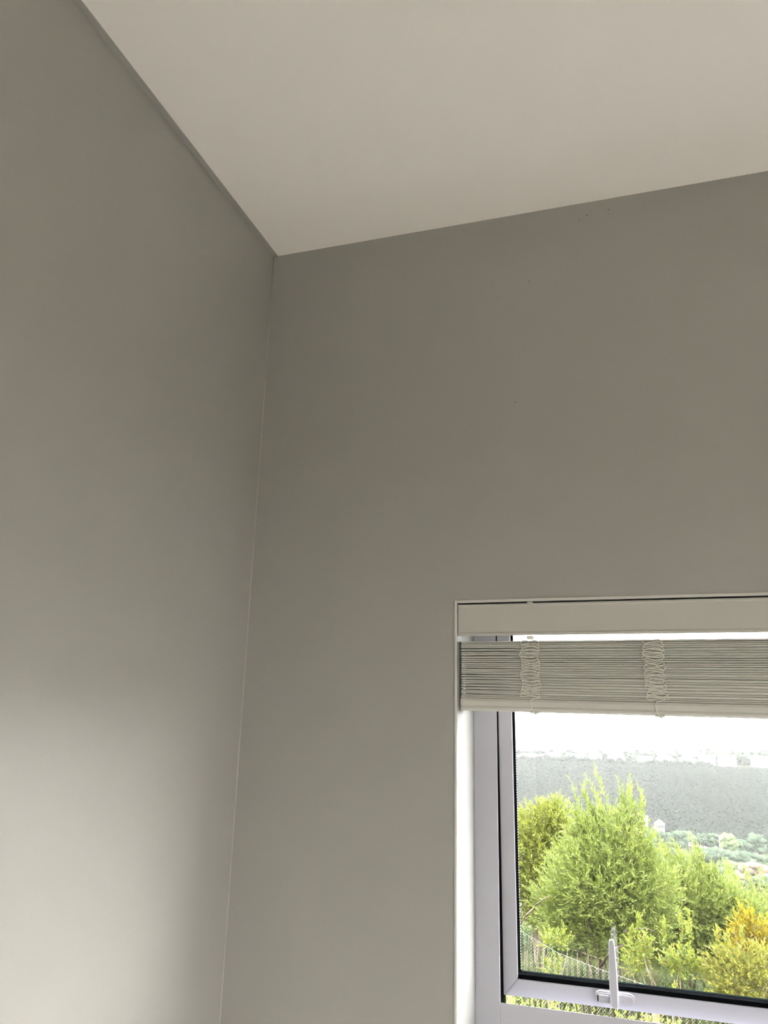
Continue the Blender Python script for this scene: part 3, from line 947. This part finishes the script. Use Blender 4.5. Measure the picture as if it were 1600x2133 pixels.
bush('feathery_bush', 'feathery green bush right of the tallest tree, tips blown to the left', 'bush', 'leaf_green',
     [(1440, 1862, 75, 62, 0), (1395, 1890, 75, 70, -0.2), (1365, 1905, 60, 75, 0.3), (1470, 1985, 80, 45, 0.2), (1490, 1900, 80, 60, 0), (1440, 1960, 105, 60, 0), (1545, 1930, 70, 55, 0)], 12.1, 2000, LN, 12, 0.30,
     (1440, 2050), 6, 0.02, tips=((1398, 1818, 4, 50, -0.45), (1437, 1815, 4, 52, -0.35), (1462, 1828, 3, 40, -0.4), (1490, 1850, 3, 40, -0.4)), bark='bark_dark')
bush('slender_bush', 'loose feathery bush with thin tips by the right edge of the view', 'bush', 'leaf_green',
     [(1570, 1935, 50, 60, 0), (1610, 1960, 60, 80, 0), (1545, 1965, 40, 45, 0)], 13.4, 1300, LN, 12, 0.30,
     (1570, 2050), 5, 0.016, tips=((1530, 1880, 4, 50, -0.3), (1562, 1885, 4, 62, -0.3), (1590, 1900, 3, 55, -0.25)), bark='bark')
bush('undergrowth', 'dim grey green undergrowth behind the stems of the trees', 'bush', 'leaf_deep',
     [(1130, 1985, 90, 60, 0.3), (1230, 2000, 80, 50, 0.5), (1350, 2000, 95, 62, 0.3), (1450, 2020, 95, 50, 0.5), (1550, 2030, 90, 55, 0.4), (1050, 2000, 60, 60, 0.3)], 14.3, 1500, (0.08, 0.022), 10, 0.24,
     (1300, 2060), 8, 0.014, bark='bark')
SH = (0.060, 0.020)
bush('golden_bush', 'golden yellow bush standing tall near the right edge of the view', 'bush', 'leaf_yellow',
     [(1560, 1935, 30, 32, 0), (1585, 1985, 40, 45, 0), (1545, 1960, 26, 26, 0), (1600, 1950, 26, 30, 0)], 9.6, 1900, SH, 9, 0.20,
     (1575, 2080), 4, 0.014, tips=((1552, 1915, 3, 26, -0.1), (1575, 1925, 3, 22, 0.1)), bark='bark')
bush('yellow_shrub', 'broad yellow green shrub low at the right, in front of the golden bush', 'bush', 'leaf_shrub',
     [(1530, 2030, 56, 45, 0), (1575, 2045, 50, 45, 0), (1500, 2048, 34, 34, 0), (1505, 1992, 20, 26, 0), (1600, 2020, 40, 45, 0)], 8.9, 1900, SH, 9, 0.20,
     (1540, 2100), 5, 0.013, tips=((1497, 1985, 3, 22, 0), (1540, 1998, 3, 26, 0.1), (1585, 2005, 2, 26, 0)), bark='bark')
bush('small_lime_shrub', 'small lime green shrub with a reddish heart, just right of the window handle', 'bush', 'leaf_lime',
     [(1330, 1978, 26, 30, 0), (1318, 2005, 22, 22, 0), (1340, 1955, 15, 20, 0)], 9.2, 1700, SH, 9, 0.18,
     (1372, 2075), 3, 0.012, tips=((1338, 1952, 2, 18, 0.1),), bark='bark')
bush('young_shrub', 'young bright green shrub on a single pale stem, between the lime and yellow ones', 'bush', 'leaf_lime',
     [(1418, 2000, 34, 26, 0), (1400, 2005, 20, 18, 0), (1440, 1995, 20, 20, 0), (1430, 1935, 10, 22, 0)], 9.0, 1750, SH, 9, 0.18,
     (1415, 2080), 2, 0.014, tips=((1430, 1960, 3, 52, 0.0),), bark='bark')
bush('low_bright_shrub', 'low bright green shrub at the foot of the trees on the left', 'bush', 'leaf_lime',
     [(1150, 1958, 26, 18, 0), (1172, 1948, 16, 16, 0), (1148, 2010, 22, 24, 0)], 9.6, 1500, SH, 9, 0.16,
     (1155, 2060), 3, 0.010, bark='bark')
bush('fence_weed', 'yellow green weeds behind the wire fence below the sash', 'bush', 'leaf_lime',
     [(1110, 2100, 50, 22, 0), (1190, 2112, 40, 18, 0), (1060, 2090, 26, 20, 0), (1410, 2085, 30, 20, 0.4), (1370, 2120, 40, 14, 0.2), (1290, 2120, 30, 12, 0.2)], 7.8, 1300, (0.055, 0.018), 8, 0.16,
     (1120, 2140), 4, 0.008, bark='bark')

bush('ground_cover', 'low mixed green plants covering the bank among the sapling stems', 'plants', 'leaf_deep',
     [(1100, 2010, 46, 26, 0), (1165, 2025, 50, 24, 0.3), (1235, 2030, 50, 22, 0.1), (1290, 2045, 40, 22, 0.4), (1360, 2050, 46, 24, 0.2), (1450, 2062, 50, 22, 0.3), (1490, 2070, 40, 20, 0.2), (1120, 2045, 50, 18, -0.3), (1210, 2055, 50, 18, -0.3)], 10.1, 1100, (0.06, 0.014), 8, 0.17,
     (1240, 2070), 4, 0.006, bark='bark')

# bare stems and branches that show between the leaves
def bare(name, label, pxs, y, r0_, r1_, m):
    bm = bmesh.new()
    n = len(pxs)
    tube(bm, [P(a, b, y+0.15*math.sin(i*2.1)) for i, (a, b) in enumerate(pxs)], [r0_+(r1_-r0_)*i/(n-1) for i in range(n)], 6)
    o = obj(name, bm, M[m], None, True)
    return tag(o, label, 'branch')


bare('bare_branch', 'pale bare branch slanting up to the right beside the sash stile', [(1070, 1950), (1086, 1922), (1096, 1906), (1108, 1895), (1118, 1884), (1134, 1872), (1146, 1866)], 10.3, 0.013, 0.006, 'bark')
bare('bare_branch', 'thin pale twig left of the slanting bare branch', [(1072, 1935), (1084, 1905), (1092, 1885), (1100, 1868)], 10.4, 0.007, 0.003, 'bark')
bare('broken_branch', 'short brown branch sticking out level to the right of the window handle', [(1300, 1942), (1314, 1934), (1328, 1936), (1345, 1934), (1362, 1940)], 10.0, 0.014, 0.010, 'bark_dark')
bare('leaning_stem', 'pale forked stem leaning left below the small lime shrub', [(1378, 2078), (1366, 2056), (1356, 2036), (1348, 2018), (1342, 1996)], 9.1, 0.014, 0.006, 'bark')
bare('curved_trunk', 'dark curved trunk just left of the window handle', [(1240, 2028), (1254, 2010), (1264, 1994), (1276, 1978), (1300, 1968)], 10.0, 0.022, 0.014, 'bark_dark')
kx = 0
for px, t, b, wv, w_ in ((1098, 1950, 2060, 4, 0.010), (1117, 1978, 2062, -5, 0.011), (1126, 1962, 2060, 8, 0.008), (1166, 1965, 2060, 6, 0.009), (1203, 1985, 2066, 0, 0.014), (1222, 1976, 2062, 3, 0.010), (1228, 1990, 2064, -2, 0.010), (1247, 2000, 2066, 0, 0.009), (1262, 2004, 2068, 2, 0.008), (1186, 1984, 2060, -4, 0.007)):
    where = ('first', 'second', 'third', 'fourth', 'seventh', 'eighth', 'ninth', 'tenth', 'last', 'sixth')[kx]
    o = bare('sapling_stem', 'thin pale sapling stem below the trees, %s from the sash stile towards the handle' % where, [(px, b), (px+wv*0.3, (2*b+t)/3), (px+wv*0.2, (b+2*t)/3), (px+wv, t)], 9.9+0.2*(kx % 3), w_, w_*0.5, 'bark')
    o['group'] = 'pale sapling stems under the trees'
    kx += 1

# ------------------------------------------------------------------ wire fence
fence = empty('wire_fence', (0, 7, near_z(7)), 'sagging diamond mesh wire fence on timber posts below the trees', 'fence')
FT = [(-1.3, 0.16), (-0.446, -0.138), (-0.1, -0.296), (0.302, -0.401), (0.731, -0.496), (1.2, -0.64), (2.4, -0.72)]


def fence_top(x):
    for (a, za), (b, zb) in zip(FT, FT[1:]):
        if x <= b: return za+(zb-za)*(x-a)/(b-a)
    return FT[-1][1]


bm = bmesh.new()
dw, dh = 0.056, 0.060
x = -1.2
i = 0
while x < 2.2:
    t0 = fence_top(x)
    pts = []
    z = t0
    k = 0
    while z > near_z(7)-0.02:
        pts.append((x+(dw*0.5 if k % 2 else 0), 7+0.004*(1 if k % 2 else -1)+0.03*math.sin(x*3), z))
        z -= dh*0.5; k += 1
    tube(bm, pts, 0.0011, 3)
    pts2 = [(p[0]+dw*0.5-(dw if k_ % 2 else 0)+0.0, p[1]+0.002, p[2]) for k_, p in enumerate(pts)]
    tube(bm, pts2, 0.0011, 3)
    x += dw
    i += 1
o = obj('wire_mesh', bm, M['wire'], fence); o['kind'] = 'stuff'
bm = bmesh.new(); tube(bm, [(a, 7, b+0.004) for a, b in FT], 0.0014, 5); obj('top_wire', bm, M['wire'], fence)
for px, pyt, wd in ((1062, 2060, 0.026), (1366, 2100, 0.030)):
    c = P(px, pyt, 7.06)
    bm = bmesh.new(); tube(bm, [(c.x, 7.06, near_z(7)-0.2), (c.x+0.003, 7.06, (c.z+near_z(7))/2), (c.x, 7.06, c.z)], [wd, wd*0.97, wd*0.94], 10)
    obj('fence_post', bm, M['post'], fence, True)

# dry grass along the bank
n = 5200
bx = rng.uniform(-2.6, 3.6, n); by = rng.uniform(6.0, 12.5, n)
bz = np.array([near_z(b) for b in by])
hh = rng.uniform(0.12, 0.42, n)
dx = rng.normal(0, 0.10, n); dy = rng.normal(0, 0.08, n)
w = 0.004
base = np.stack([bx, by, bz], 1)
V = np.stack([base-[w, 0, 0], base+[w, 0, 0], base+np.stack([dx*0.4+w*0.7, dy*0.4, hh*0.6], 1), base+np.stack([dx, dy, hh], 1)], 1)
F = np.array([[0, 1, 2], [0, 2, 3]])
o = link('dry_grass', mesh_np('dry_grass', V.reshape(-1, 3), ((np.arange(n)*4)[:, None, None]+F[None]).reshape(-1, 3)), M['dry_grass'])
tag(o, 'dry straw coloured grass on the bank under the bushes', 'grass', None, 'stuff')
